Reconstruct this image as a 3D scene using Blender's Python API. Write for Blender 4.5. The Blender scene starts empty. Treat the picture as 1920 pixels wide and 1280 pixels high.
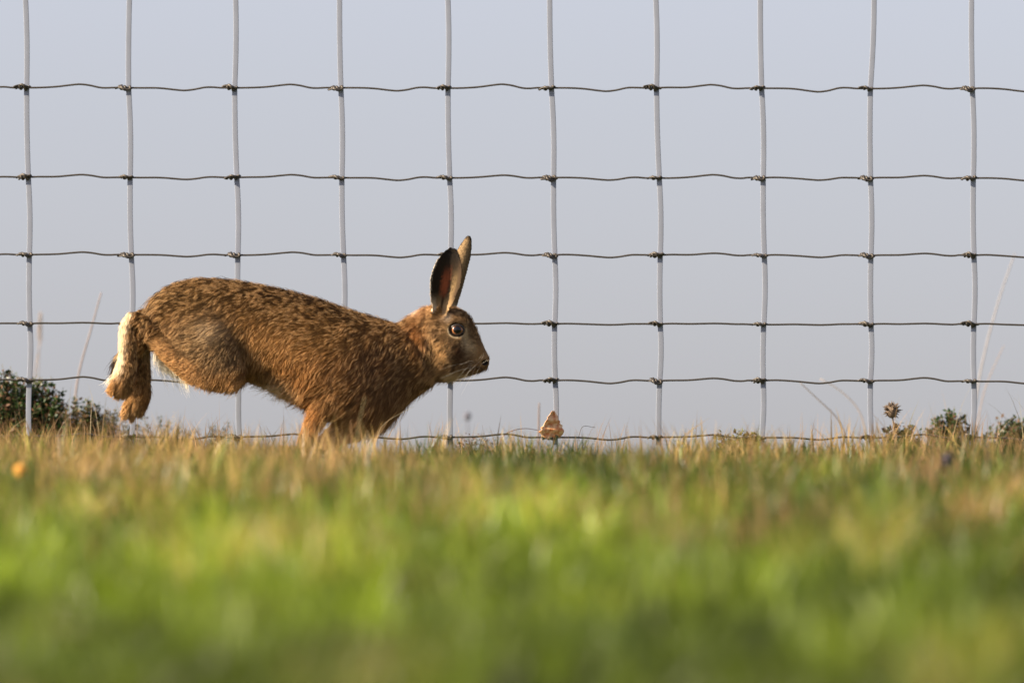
import bpy, math, random
import numpy as np
from mathutils import Vector
from mathutils.kdtree import KDTree

rng = np.random.default_rng(7)
random.seed(7)
SC = bpy.context.scene
COL = SC.collection

# ------------------------------------------------------------------ camera
S = 1.55 / 1920.0            # metres per photo pixel at the hare
DIST = 17.2
PITCH = math.radians(3.0)
GPY = 872.0                  # photo row of the ground under the hare
TZ = (GPY - 640.0) * S
CAM = np.array([0.0, -DIST * math.cos(PITCH), TZ - DIST * math.sin(PITCH)])
cam_d = bpy.data.cameras.new('camera')
cam = bpy.data.objects.new('camera', cam_d)
COL.objects.link(cam)
cam.location = CAM
cam.rotation_euler = (math.radians(90) + PITCH, 0, 0)
cam_d.sensor_width = 36.0
cam_d.lens = 36.0 * DIST / 1.55
cam_d.clip_start = 0.1
cam_d.clip_end = 5000
cam_d.dof.use_dof = True
cam_d.dof.focus_distance = DIST + 0.08
cam_d.dof.aperture_fstop = 4.9
SC.camera = cam

# ------------------------------------------------------------------ light
SUN = np.array([-0.84, -0.24, 0.46]); SUN /= np.linalg.norm(SUN)
elev = math.asin(SUN[2]); azim = math.atan2(SUN[0], SUN[1])
w = bpy.data.worlds.new("World"); SC.world = w
w.use_nodes = True
nt = w.node_tree
bg = nt.nodes['Background']
sky = nt.nodes.new('ShaderNodeTexSky')
sky.sky_type = 'NISHITA'
sky.sun_disc = False
sky.sun_elevation = elev
sky.sun_rotation = azim
sky.air_density = 1.0
sky.dust_density = 2.2
sky.ozone_density = 2.5
hs = nt.nodes.new('ShaderNodeHueSaturation')
hs.inputs['Saturation'].default_value = 0.5
nt.links.new(sky.outputs[0], hs.inputs['Color'])
tn = nt.nodes.new('ShaderNodeMix'); tn.data_type = 'RGBA'; tn.blend_type = 'MULTIPLY'; tn.inputs[0].default_value = 1.0
tn.inputs[7].default_value = (1.035, .972, 1.075, 1)
nt.links.new(hs.outputs[0], tn.inputs[6]); nt.links.new(tn.outputs[2], bg.inputs['Color'])
bg.inputs['Strength'].default_value = 0.066
ld = bpy.data.lights.new('sun', 'SUN')
ld.energy = 5.0; ld.angle = math.radians(0.5); ld.color = (1.0, 0.83, 0.62)
lo = bpy.data.objects.new('sun', ld); COL.objects.link(lo)
lo.rotation_euler = Vector(-SUN).to_track_quat('-Z', 'Y').to_euler()
SC.view_settings.view_transform = 'Standard'
SC.view_settings.look = 'None'
SC.view_settings.exposure = 1.58
SC.view_settings.gamma = 1.0
SC.cycles.max_bounces = 8
SC.cycles.transparent_max_bounces = 8
SC.render.hair_type = 'STRIP' if hasattr(SC.render, 'hair_type') else SC.render.hair_type

# ------------------------------------------------------------------ helpers
fw = np.array([0, math.cos(PITCH), math.sin(PITCH)])
upv = np.array([0, -math.sin(PITCH), math.cos(PITCH)])
def P(px, py, y=0.0):
    """photo pixel -> world point on the plane Y = y"""
    d = fw + np.array([1.0, 0, 0]) * ((px - 960) * S / DIST) + upv * ((640 - py) * S / DIST)
    return CAM + d * ((y - CAM[1]) / d[1])
def Q(pts):
    """(px, py, depth px) -> world, flat local mapping at the hare's plane"""
    pts = np.asarray(pts, float)
    return np.stack([(pts[:, 0] - 960) * S, pts[:, 2] * S, (GPY - pts[:, 1]) * S], 1)
def unQ(v):
    return np.stack([v[:, 0] / S + 960, GPY - v[:, 2] / S, v[:, 1] / S], 1)

def tag(o, label=None, cat=None, group=None, kind=None):
    if label: o['label'] = label
    if cat: o['category'] = cat
    if group: o['group'] = group
    if kind: o['kind'] = kind
    return o
def empty(name, loc=(0, 0, 0)):
    o = bpy.data.objects.new(name, None); o.location = loc; o.empty_display_size = .05
    COL.objects.link(o); return o
def mesh_obj(name, v, f, mat=None, parent=None, smooth=True, origin=None):
    me = bpy.data.meshes.new(name)
    v = np.asarray(v, float)
    if origin is not None: v = v - np.asarray(origin)
    me.from_pydata(v.tolist() if hasattr(v, 'tolist') else v, [], [tuple(int(i) for i in q) for q in f])
    if smooth: me.shade_smooth()
    if mat: me.materials.append(mat)
    o = bpy.data.objects.new(name, me); COL.objects.link(o)
    if origin is not None: o.location = origin
    if parent is not None:
        o.parent = parent
        if origin is None: o.location = -np.array(parent.location)
        else: o.location = np.asarray(origin) - np.array(parent.location)
    return o

def h3(i, j, k, seed):
    n = (i * 374761393 + j * 668265263 + k * 2147483647 + seed * 1274126177) & 0xffffffff
    n = ((n ^ (n >> 13)) * 1274126177) & 0xffffffff
    return ((n ^ (n >> 16)) & 0xffff) / 65535.0
def vnoise(p, scale, seed=0):
    """value noise 0..1, p (n,3), scale = cell size"""
    q = np.asarray(p) / scale + 1000.0
    i = np.floor(q).astype(np.int64); f = q - i; f = f * f * (3 - 2 * f)
    r = 0
    for dx in (0, 1):
        for dy in (0, 1):
            for dz in (0, 1):
                wgt = (f[:, 0] if dx else 1 - f[:, 0]) * (f[:, 1] if dy else 1 - f[:, 1]) * (f[:, 2] if dz else 1 - f[:, 2])
                r = r + wgt * h3(i[:, 0] + dx, i[:, 1] + dy, i[:, 2] + dz, seed)
    return r
def sstep(a, b, x):
    t = np.clip((x - a) / (b - a), 0, 1); return t * t * (3 - 2 * t)

def nmat(name): 
    m = bpy.data.materials.new(name); m.use_nodes = True
    return m, m.node_tree, m.node_tree.nodes['Principled BSDF']
def simple_mat(name, col, rough=.6, metal=0, var=.25, scale=60, spec=.5, bump=0.0):
    m, t, b = nmat(name)
    tc = t.nodes.new('ShaderNodeTexCoord'); n = t.nodes.new('ShaderNodeTexNoise'); n.inputs['Scale'].default_value = scale
    n.inputs['Detail'].default_value = 5
    r = t.nodes.new('ShaderNodeMix'); r.data_type = 'RGBA'
    r.inputs[6].default_value = tuple(c * (1 - var) for c in col) + (1,)
    r.inputs[7].default_value = tuple(min(1, c * (1 + var)) for c in col) + (1,)
    t.links.new(tc.outputs['Object'], n.inputs['Vector']); t.links.new(n.outputs['Fac'], r.inputs[0])
    t.links.new(r.outputs[2], b.inputs['Base Color'])
    b.inputs['Roughness'].default_value = rough; b.inputs['Metallic'].default_value = metal
    b.inputs['Specular IOR Level'].default_value = spec
    if bump:
        bp = t.nodes.new('ShaderNodeBump'); bp.inputs['Strength'].default_value = bump; bp.inputs['Distance'].default_value = .002
        t.links.new(n.outputs['Fac'], bp.inputs['Height']); t.links.new(bp.outputs[0], b.inputs['Normal'])
    return m
def leaf_mat(name, transl=.35, rough=.55):
    """colour from the mesh attribute 'tint', part of the light passing through the blade"""
    m, t, b = nmat(name)
    a = t.nodes.new('ShaderNodeAttribute'); a.attribute_name = 'tint'
    t.links.new(a.outputs['Color'], b.inputs['Base Color'])
    b.inputs['Roughness'].default_value = rough; b.inputs['Specular IOR Level'].default_value = .3
    tr = t.nodes.new('ShaderNodeBsdfTranslucent'); t.links.new(a.outputs['Color'], tr.inputs['Color'])
    mx = t.nodes.new('ShaderNodeMixShader'); mx.inputs[0].default_value = transl
    out = t.nodes['Material Output']
    t.links.new(b.outputs[0], mx.inputs[1]); t.links.new(tr.outputs[0], mx.inputs[2]); t.links.new(mx.outputs[0], out.inputs[0])
    return m

def sweep(centres, ra, rb, side, nseg=16, caps=True, power=1.0):
    """tube through centres; ra = radius in the plane, rb = radius along 'side'"""
    c = np.asarray(centres, float); n = len(c)
    side = np.asarray(side, float)
    tan = np.gradient(c, axis=0); tan /= np.linalg.norm(tan, axis=1)[:, None] + 1e-12
    sd = side[None] - (tan @ side)[:, None] * tan; sd /= np.linalg.norm(sd, axis=1)[:, None] + 1e-12
    nm = np.cross(tan, sd)
    ang = np.linspace(0, 2 * np.pi, nseg, endpoint=False)
    ra = np.broadcast_to(ra, n); rb = np.broadcast_to(rb, n)
    V = c[:, None] + nm[:, None] * ((np.sign(np.cos(ang)) * np.abs(np.cos(ang)) ** power)[None] * ra[:, None])[..., None] + sd[:, None] * ((np.sign(np.sin(ang)) * np.abs(np.sin(ang)) ** power)[None] * rb[:, None])[..., None]
    V = V.reshape(-1, 3)
    F = []
    for i in range(n - 1):
        for j in range(nseg):
            a = i * nseg + j; b2 = i * nseg + (j + 1) % nseg
            F.append((a, b2, b2 + nseg, a + nseg))
    if caps:
        F.append(tuple(range(nseg))[::-1]); F.append(tuple((n - 1) * nseg + j for j in range(nseg)))
    return V, F
def resample(pts, n):
    """Catmull-Rom through rows of numbers"""
    p = np.asarray(pts, float)
    t = np.r_[0, np.cumsum(np.linalg.norm(np.diff(p[:, :3], axis=0), axis=1) + 1e-9)]
    tt = np.linspace(0, t[-1], n)
    m = np.gradient(p, t, axis=0, edge_order=1)
    k = np.clip(np.searchsorted(t, tt, side='right') - 1, 0, len(t) - 2)
    h = (t[k + 1] - t[k])[:, None]; u = ((tt - t[k]) / (t[k + 1] - t[k]))[:, None]
    return (2*u**3 - 3*u**2 + 1) * p[k] + (u**3 - 2*u**2 + u) * h * m[k] + (-2*u**3 + 3*u**2) * p[k+1] + (u**3 - u**2) * h * m[k+1]
def limb(pts, n=26):
    """pts: (px, py, depth px, radius in picture, radius in depth) -> rounded closed limb in world units"""
    r = resample(pts, n)
    r[:, 3:5] = np.maximum(r[:, 3:5], 1.0)
    # rounded ends
    a, b = r[0].copy(), r[-1].copy()
    ta = r[0, :3] - r[1, :3]; ta /= np.linalg.norm(ta); tb = r[-1, :3] - r[-2, :3]; tb /= np.linalg.norm(tb)
    head, tail = [], []
    for k in (0.98, .85, .6, .3):
        q = a.copy(); q[:3] += ta * a[3] * k * .9; q[3:5] *= math.sqrt(1 - k * k); head.append(q)
    for k in (0.3, .6, .85, .98):
        q = b.copy(); q[:3] += tb * b[3] * k * .9; q[3:5] *= math.sqrt(1 - k * k); tail.append(q)
    r = np.vstack([head, r, tail])
    return sweep(Q(r[:, :3]), r[:, 3] * S, r[:, 4] * S, (0, 1, 0), 24)
def slices(rows, n=60, nseg=40):
    """vertical slices: (px, top, bottom, half width px, centre depth, shape 0 round .. 1 pear)"""
    rows = np.asarray(rows, float)
    x = np.linspace(rows[0, 0], rows[-1, 0], n)
    # monotone-ish smooth interpolation
    r = np.stack([np.interp(x, rows[:, 0], rows[:, k]) for k in range(rows.shape[1])], 1)
    for _ in range(2):
        r[1:-1, 1:] = (r[:-2, 1:] + 2 * r[1:-1, 1:] + r[2:, 1:]) / 4
    ang = np.linspace(0, 2 * np.pi, nseg, endpoint=False)
    V = []
    for q in r:
        px, top, bot, hw, cd, pear = q
        cy, hz = (top + bot) / 2, (bot - top) / 2
        c, s_ = np.cos(ang), np.sin(ang)
        wid = hw * np.sign(c) * np.abs(c) ** .9 * (1 + pear * .25 * -s_)
        V.append(np.stack([np.full(nseg, px), cy - hz * s_, cd + wid], 1))
    V = Q(np.vstack(V)); F = []
    for i in range(n - 1):
        for j in range(nseg):
            a = i * nseg + j; b2 = i * nseg + (j + 1) % nseg
            F.append((a, b2, b2 + nseg, a + nseg))
    F.append(tuple(range(nseg))[::-1]); F.append(tuple((n - 1) * nseg + j for j in range(nseg)))
    return V, F
def join(parts):
    V, F, o = [], [], 0
    for v, f in parts:
        V.append(v); F += [tuple(i + o for i in q) for q in f]; o += len(v)
    return np.vstack(V), F
def baked(v, f, voxel, smooth_it, fac=.5):
    me = bpy.data.meshes.new('tmp'); me.from_pydata(v.tolist(), [], f)
    import bmesh
    bm = bmesh.new(); bm.from_mesh(me); bmesh.ops.recalc_face_normals(bm, faces=bm.faces); bm.to_mesh(me); bm.free()
    o = bpy.data.objects.new('tmp', me); COL.objects.link(o)
    m = o.modifiers.new('r', 'REMESH'); m.mode = 'VOXEL'; m.voxel_size = voxel
    if smooth_it:
        s = o.modifiers.new('s', 'SMOOTH'); s.factor = fac; s.iterations = smooth_it
    dg = bpy.context.evaluated_depsgraph_get(); dg.update()
    out = bpy.data.meshes.new_from_object(o.evaluated_get(dg))
    bpy.data.objects.remove(o); bpy.data.meshes.remove(me)
    return out
def verts_of(me):
    a = np.empty(len(me.vertices) * 3); me.vertices.foreach_get('co', a); return a.reshape(-1, 3)
def faces_of(me): return [tuple(p.vertices) for p in me.polygons]

# ------------------------------------------------------------------ ground
GY = np.array([-400, -60, -17.2, -8, -5, -2.6, -1.2, 0, 0.35, .9, 1.6, 3, 20, 60, 3000.])
GZ = np.array([-20., -4.3, -1.25, -.575, -.335, -.152, -.072, -.004, .000, .010, -.01, -.07, -.9, -2.5, -60.])
def gz(x, y):
    x = np.asarray(x, float); y = np.asarray(y, float)
    z = np.interp(y, GY, GZ)
    p = np.stack([x, y, 0 * x], -1).reshape(-1, 3)
    n = (vnoise(p, .55, 3) - .5) * .035 + (vnoise(p, .17, 4) - .5) * .012
    side = sstep(.25, .75, np.abs(x - .05)) * sstep(.1, .5, y) * sstep(6, 1.5, y)
    return z + n.reshape(z.shape) * .8 + side * .02
def axis(inner, step, outer, k):
    a = list(np.arange(-inner, inner + 1e-6, step)); d = step
    while a[-1] < outer:
        d *= k; a.append(a[-1] + d); a.insert(0, a[0] - d)
    return np.array(a)
gx = axis(3.0, .06, 2500, 1.25)
gy = np.r_[axis(0, .1, 1, 1.0)[:0]]
yy = list(np.arange(-18, 3, .06)); d = .06
while yy[-1] < 2800: d *= 1.22; yy.append(yy[-1] + d)
d = .06
while yy[0] > -380: d *= 1.25; yy.insert(0, yy[0] - d)
gy = np.array(yy)
X, Y = np.meshgrid(gx, gy)
Zg = gz(X, Y)
V = np.stack([X, Y, Zg], -1).reshape(-1, 3)
nx, ny = len(gx), len(gy)
ii = (np.arange(ny - 1)[:, None] * nx + np.arange(nx - 1)[None]).ravel()
F = np.stack([ii, ii + 1, ii + nx + 1, ii + nx], 1)
gm, gt, gb = nmat('meadow_soil')
tc = gt.nodes.new('ShaderNodeTexCoord'); n1 = gt.nodes.new('ShaderNodeTexNoise'); n1.inputs['Scale'].default_value = 4; n1.inputs['Detail'].default_value = 8
cr = gt.nodes.new('ShaderNodeValToRGB')
cr.color_ramp.elements[0].position = .35; cr.color_ramp.elements[0].color = (.035, .05, .012, 1)
cr.color_ramp.elements[1].position = .65; cr.color_ramp.elements[1].color = (.10, .11, .03, 1)
gt.links.new(tc.outputs['Object'], n1.inputs['Vector']); gt.links.new(n1.outputs['Fac'], cr.inputs[0]); gt.links.new(cr.outputs[0], gb.inputs['Base Color'])
gb.inputs['Roughness'].default_value = .95
tag(mesh_obj('ground', V, F, gm), kind='structure')

# ------------------------------------------------------------------ grass (uncountable)
def blades(name, x, y, h, wd, col, lean, mat, label, cat, nseg=3, yaw=None, base_drop=.004):
    n = len(x)
    z = gz(x, y) - base_drop
    a = rng.uniform(0, 2 * np.pi, n) if yaw is None else yaw
    la = rng.uniform(0, 2 * np.pi, n)
    V = np.empty((n, 2 * nseg + 1, 3)); 
    for k in range(nseg + 1):
        t = k / nseg
        off = lean * h * t ** 2
        cx = x + np.cos(la) * off; cy = y + np.sin(la) * off
        cz = z + h * (t - .35 * lean * t ** 2)
        wk = wd * (1 - t ** 1.6) * .5 
        if k < nseg:
            V[:, 2 * k] = np.stack([cx - np.cos(a) * wk, cy - np.sin(a) * wk, cz], 1)
            V[:, 2 * k + 1] = np.stack([cx + np.cos(a) * wk, cy + np.sin(a) * wk, cz], 1)
        else: V[:, 2 * k] = np.stack([cx, cy, cz], 1)
    m = 2 * nseg + 1
    q = []
    for k in range(nseg - 1): q.append([2 * k, 2 * k + 1, 2 * k + 3, 2 * k + 2])
    quads = (np.array(q)[None] + (np.arange(n) * m)[:, None, None]).reshape(-1, 4)
    tris = (np.array([[2 * nseg - 2, 2 * nseg - 1, 2 * nseg]])[None] + (np.arange(n) * m)[:, None, None]).reshape(-1, 3)
    me = bpy.data.meshes.new(name)
    me.vertices.add(n * m); me.vertices.foreach_set('co', V.ravel())
    nl = quads.size + tris.size
    me.loops.add(nl); me.loops.foreach_set('vertex_index', np.r_[quads.ravel(), tris.ravel()])
    me.polygons.add(len(quads) + len(tris))
    me.polygons.foreach_set('loop_start', np.r_[np.arange(len(quads)) * 4, quads.size + np.arange(len(tris)) * 3])
    me.update(calc_edges=True); me.shade_smooth()
    at = me.attributes.new('tint', 'FLOAT_COLOR', 'POINT')
    c = np.ones((n, m, 4)); c[..., :3] = col[:, None]
    at.data.foreach_set('color', c.ravel())
    me.materials.append(mat)
    o = bpy.data.objects.new(name, me); COL.objects.link(o)
    return tag(o, label, cat, kind='stuff')
grass_m = leaf_mat('green_blades', .4, .38)
dry_m = leaf_mat('dry_blades', .35, .7)

def mixc(a, b, t): return np.asarray(a)[None] * (1 - t[:, None]) + np.asarray(b)[None] * t[:, None]
n = 210000
gyv = 1.6 - (rng.random(n) ** .8) * 11.8
gxv = rng.uniform(-1, 1, n) * (1.25 + .03 * np.abs(gyv))
pp = np.stack([gxv, gyv * .22, 0 * gxv], 1)
na, nb, nc, ne = vnoise(pp, .13, 11), vnoise(pp, .05, 12), vnoise(pp, .42, 13), vnoise(pp, .022, 14)
dry = .10 + sstep(-4.4, -1.2, gyv) * .28 + .10 * sstep(.1, -.9, gxv) + (na - .5) * .7 + (nb - .5) * 1.0 + (nc - .5) * .3 + (rng.random(n) - .5) * .4
dry = sstep(.52, .95, np.clip(dry, 0, 1))
lush = np.clip(-.06 + sstep(-1.5, -5.0, gyv) * .6 + (nc - .5) * .8 + (nb - .5) * .6 + .2, 0, 1)
col = mixc((.030, .052, .008), (.125, .178, .009), lush) * (1 - .6 * sstep(-6.2, -7.6, gyv)[:, None] * (.4 + .9 * nc[:, None]))
col = col * (1 - dry[:, None]) + np.array([.27, .185, .060]) * dry[:, None]
col = col * (.45 + 1.1 * rng.random((n, 1))) * (.30 + 1.4 * ne[:, None]) * (.55 + .9 * nb[:, None]) * (.75 + .5 * na[:, None]) * (.68 + .6 * nc[:, None])
hh = (1 + .22 * sstep(-3.8, -2.4, gyv)) * (1 - (.55 - .45 * sstep(.3, .8, np.abs(gxv - .05))) * sstep(-.9, -.1, gyv)) * (.020 + .034 * rng.random(n) ** 1.3) * (.15 + .7 * na + 1.2 * nb) * (1 + .35 * sstep(-3, -5, gyv))
wdt = rng.uniform(.0018, .0044, n)
n2 = 110000
k2 = rng.integers(0, n, n2)
gx2 = np.where(rng.random(n2) < .5, -1, 1) * rng.uniform(1.25, 4.2, n2); gy2 = gyv[k2] * 1.25 + .3
broad = rng.random(n) < .025
wdt[broad] = rng.uniform(.006, .011, broad.sum()); hh[broad] *= .85; col[broad] = col[broad] * .5 + np.array([.15, .19, .04]) * rng.uniform(.4, 1.2, (broad.sum(), 1))
lean = rng.uniform(.1, .9, n)
# taller tufts scattered over the slope
tx, ty, th_, tw_, tc_ = [], [], [], [], []
for k in range(480):
    cx, cy = rng.uniform(-1.25, 1.25), -.5 - 6.5 * rng.random() ** 1.3
    m_ = int(rng.uniform(25, 90)); H_ = rng.uniform(.042, .076); R_ = rng.uniform(.01, .035)
    kind = rng.random() + .22 * (cy > -3.2) + .10 * (cx < -.2) - .32 * (cy < -3.8)
    base = np.array([.33, .22, .075]) if kind > .80 else (np.array([.13, .14, .03]) if kind > .6 else (np.array([.05, .085, .015]) if kind > .3 else np.array([.10, .155, .018])))
    if kind > .80: H_ *= 1.35
    if k % 6 == 0: cy = rng.uniform(-2.8, -.6); H_ = rng.uniform(.06, .085); m_ = int(rng.uniform(15, 40))
    tx.append(cx + rng.normal(0, R_, m_)); ty.append(cy + rng.normal(0, R_ * 1.5, m_)); th_.append(H_ * rng.uniform(.4, 1.1, m_)); tw_.append(rng.uniform(.0015, .004, m_))
    tc_.append(base[None] * rng.uniform(.4, 1.5, (m_, 1)))
tx, ty, th_, tw_, tc_ = map(np.concatenate, (tx, ty, th_, tw_, tc_))
gxv, gyv, hh, wdt, col = np.r_[gxv, tx], np.r_[gyv, ty], np.r_[hh, th_], np.r_[wdt, tw_], np.vstack([col, tc_])
lean = np.r_[lean, rng.uniform(.05, .6, len(tx))]
gxv, gyv, hh, wdt, col, lean = np.r_[gxv, gx2], np.r_[gyv, gy2], np.r_[hh, hh[k2] * 1.1], np.r_[wdt, wdt[k2] * 1.5], np.vstack([col, col[k2]]), np.r_[lean, lean[k2]]
blades('meadow_grass', gxv, gyv, hh, wdt, col, lean, grass_m,
       'short green grass blades covering the slope in front of the fence', 'grass')
# dry fine stalks
n = 34000
sy = rng.uniform(-5.0, 1.4, n); sx = rng.uniform(-1.3, 1.3, n)
pp = np.stack([sx, sy * .22, 0 * sx], 1)
dens = vnoise(pp, .14, 21) * .6 + vnoise(pp, .04, 22) * .6
keep = dens + (rng.random(n) - .5) * .3 + .16 * sstep(0, -1, sx) > .66
sx, sy = sx[keep], sy[keep]; n = len(sx)
col = mixc((.34, .215, .09), (.22, .12, .055), rng.random(n)) * (.7 + .6 * rng.random((n, 1)))
blades('dry_grass', sx, sy, (.035 + .060 * rng.random(n) ** 1.8) * (.7 + .6 * vnoise(np.stack([sx, sy * .22, 0 * sx], 1), .04, 23)), rng.uniform(.0010, .0022, n), col, rng.uniform(.05, .5, n), dry_m,
       'thin tan dry grass stalks standing among the green blades', 'dry grass', nseg=4)

n = 620
sx = rng.uniform(-1.1, 1.1, n); sy = rng.uniform(.35, 1.3, n)
kp = vnoise(np.stack([sx, 0 * sx, 0 * sx], 1), .12, 24) + rng.normal(0, .15, n) + .25 * sstep(.55, .8, np.abs(sx)) > .52
sx, sy = sx[kp], sy[kp]; n = len(sx)
blades('fine_grass', sx, sy, rng.uniform(.06, .15, n) * (.75 + .35 * sstep(.3, .8, np.abs(sx))), rng.uniform(.0010, .0022, n),
       mixc((.20, .19, .09), (.34, .24, .17), rng.random(n)), rng.uniform(.05, .7, n), dry_m,
       'sparse fine grass shoots rising just beyond the fence', 'fine grass', nseg=5)

# ------------------------------------------------------------------ fence
FY = 0.27
wire_m = simple_mat('weathered_wire', (.060, .052, .042), .5, .35, .35, 90)
stay_m = simple_mat('galvanised_stay', (.215, .238, .285), .7, .0, .10, 40, .2)
rows_y = [-215, -25, 165, 333, 478, 607, 713, 819]
stay_x = {0: [47, 243, 441, 637, 839, 1031, 1229, 1426, 1638, 1822],
          165: [50, 241, 440, 639, 840, 1034, 1231, 1428, 1632, 1823],
          333: [53, 244, 444, 641, 843, 1038, 1236, 1431, 1632, 1825],
          478: [55, 246, 446, 644, 845, 1040, 1238, 1433, 1633, 1826],
          607: [56, 248, 447, 645, 845, 1040, 1238, 1432, 1633, 1826],
          713: [55, 248, 448, 645, 845, 1041, 1237, 1431, 1632, 1826],
          840: [54, 248, 448, 645, 844, 1041, 1235, 1428, 1634, 1822]}
def extend(a, k=4):
    a = list(a)
    for _ in range(k): a.insert(0, a[0] - 197 + random.uniform(-4, 4)); a.append(a[-1] + 197 + random.uniform(-4, 4))
    return a
ext = {}
base_left = [-k * 197 for k in (3, 2, 1)]; 
for k, a in stay_x.items():
    ext[k] = [a[0] - 394, a[0] - 197] + a + [a[-1] + 197, a[-1] + 394]
ys = sorted(ext)
fence = empty('wire_fence', P(960, GPY, FY))
tag(fence, 'wire mesh field fence with dark line wires and pale upright stays behind the hare', 'fence')
nst = len(ext[0])
def stay_at(i, py): return np.interp(py, ys, [ext[k][i] for k in ys])
for i in range(nst):
    pys = np.r_[-260, np.arange(-215, 880, 12.0)]
    pxs = np.array([stay_at(i, q) if q >= 0 else stay_at(i, 0) - .0 for q in pys])
    # a gentle bow between line wires
    bow = np.zeros_like(pys)
    for a, b in zip(rows_y[:-1], rows_y[1:]):
        mk = (pys >= a) & (pys <= b); bow[mk] = np.sin((pys[mk] - a) / (b - a) * np.pi) * (2.0 if (i + rows_y.index(a)) % 2 else -1.0)
    c = np.array([P(px + bb, py, FY) for px, py, bb in zip(pxs, pys, bow)])
    v, f = sweep(c, .0041, .0007, (0, 1, 0), 16, power=.3)
    mesh_obj('stay_wire', v, f, stay_m, fence)
amp = {-215: 5, -25: 5, 165: 6, 333: 5, 478: 4.5, 607: 1.5, 713: 5.5, 819: 5}
flip = {-215: 0, -25: 0, 165: 0, 333: 0, 478: 0, 607: 0, 713: 0, 819: 0}
for r in rows_y:
    kx = [stay_at(i, max(r, 0)) - 8 for i in range(nst)]
    pts = [(kx[0] - 300, r), (kx[0] - 40, r)]
    for i in range(nst):
        jy = random.uniform(-1, 1)
        pts += [(kx[i] - 22, r + jy * .5), (kx[i], r + .5), (kx[i] + 22, r + jy)]
        if i < nst - 1:
            sgn = -1 if i % 2 == 0 else 1       # crimp up, then down
            a0 = amp[r] * random.uniform(.8, 1.15) * sgn
            w_ = kx[i + 1] - kx[i]
            cx = kx[i] + w_ * .56
            pts += [(cx - 42, r + a0 * .25), (cx - 14, r + a0 * .8), (cx, r + a0), (cx + 16, r + a0 * .75), (cx + 42, r + a0 * -.1), (cx + 58, r + a0 * -.1)]
    pts += [(kx[-1] + 60, r), (kx[-1] + 300, r)]
    pts = np.array(pts)
    c = resample(np.array([P(a, b + (a - 960) * .0010, FY - .0052) for a, b in pts]), len(pts) * 4)
    v, f = sweep(c, .00145, .00145, (0, 1, 0), 8)
    mesh_obj('line_wire', v, f, wire_m, fence)
def knot_mesh():
    V, F, o = [], [], 0
    t = np.linspace(0, 1, 40)
    # two and a half turns of wire round the crossing
    a = t * 2 * np.pi * 2.5
    c = np.stack([(t - .5) * .014, np.cos(a) * .0030, np.sin(a) * .0026], 1)
    v, f = sweep(c, .0014, .0014, (0, 0, 1), 6)
    c2 = np.array([(-.010, -.001, -.001), (-.005, -.003, .0012), (0, -.0042, 0), (.005, -.003, -.0012), (.008, -.001, .001)])
    v2, f2 = sweep(resample(c2, 14), .0016, .0016, (0, 0, 1), 6)
    # stay clamp
    c3 = np.array([(-.004, .003, .0022), (-.002, -.0045, .0015), (.0005, -.0050, -.001), (.003, .003, -.0022)])
    v3, f3 = sweep(resample(c3, 14), .0021, .0018, (1, 0, 0), 6)
    return join([(v, f), (v2, f2), (v3, f3)])
kv, kf = knot_mesh()
kme = bpy.data.meshes.new('knot'); kme.from_pydata(kv.tolist(), [], kf); kme.shade_smooth(); kme.materials.append(wire_m)
for r in rows_y[1:]:
    for i in range(nst):
        o = bpy.data.objects.new('knot', kme); COL.objects.link(o); o.parent = fence
        px = stay_at(i, max(r, 0)) - 7
        o.location = P(px, r + .5 + (px - 960) * .001, FY - .004) - np.array(fence.location)
        o.rotation_euler = (random.uniform(-.9, .9), random.uniform(-.15, .15), random.uniform(-.3, .3))
        o.scale = (random.uniform(1.25, 1.5), 1.1, random.uniform(.8, 1.05))

# ------------------------------------------------------------------ hare body
torso = slices([
    (276, 588, 640, 12, 0, 0), (284, 566, 652, 30, 0, 0), (296, 551, 662, 40, 0, 0), (312, 539, 672, 48, 0, 0), (335, 529, 684, 54, 0, 0),
    (370, 523, 692, 58, 0, 0), (410, 523, 698, 60, 0, 0), (450, 528, 702, 60, 0, .1), (500, 537, 712, 62, 0, .2),
    (530, 543, 728, 65, 0, .3), (560, 551, 748, 68, 0, .3), (600, 562, 770, 70, 0, .3), (640, 576, 790, 70, 0, .2),
    (680, 589, 798, 66, 0, .2), (710, 598, 790, 60, 0, .1), (740, 606, 770, 52, 0, 0), (765, 610, 748, 46, 0, 0),
    (790, 612, 730, 42, 0, 0), (815, 622, 714, 36, 0, 0), (830, 635, 700, 26, 0, 0)], 90)
nape = limb([(735, 642, 0, 25, 26), (765, 625, 0, 25, 27), (790, 608, 0, 25, 25), (812, 595, 0, 22, 24), (830, 595, 0, 20, 22)])
head = slices([
    (786, 604, 672, 12, 0, 0), (794, 586, 694, 28, 0, .1), (806, 577, 706, 35, 0, .2), (820, 574, 710, 39, 0, .3), (838, 574, 709, 40, 0, .3),
    (852, 576, 706, 38, 0, .2), (864, 579, 703, 35, 0, .1), (874, 585, 700, 31, 0, 0), (884, 598, 698, 26, 0, 0),
    (893, 617, 697, 22, 0, 0), (902, 638, 695, 19, 0, 0), (909, 653, 692, 16, 0, 0), (914, 664, 689, 12, 0, 0), (917.5, 671, 685, 6, 0, 0)], 60)
parts = [torso, nape, head]
parts.append(limb([(808, 606, -14, 17, 13), (816, 594, -18, 15, 11), (820, 584, -20, 12, 8)], 10))
parts.append(limb([(836, 604, 12, 15, 12), (844, 594, 16, 13, 10), (847, 587, 17, 10, 8)], 10))
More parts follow.
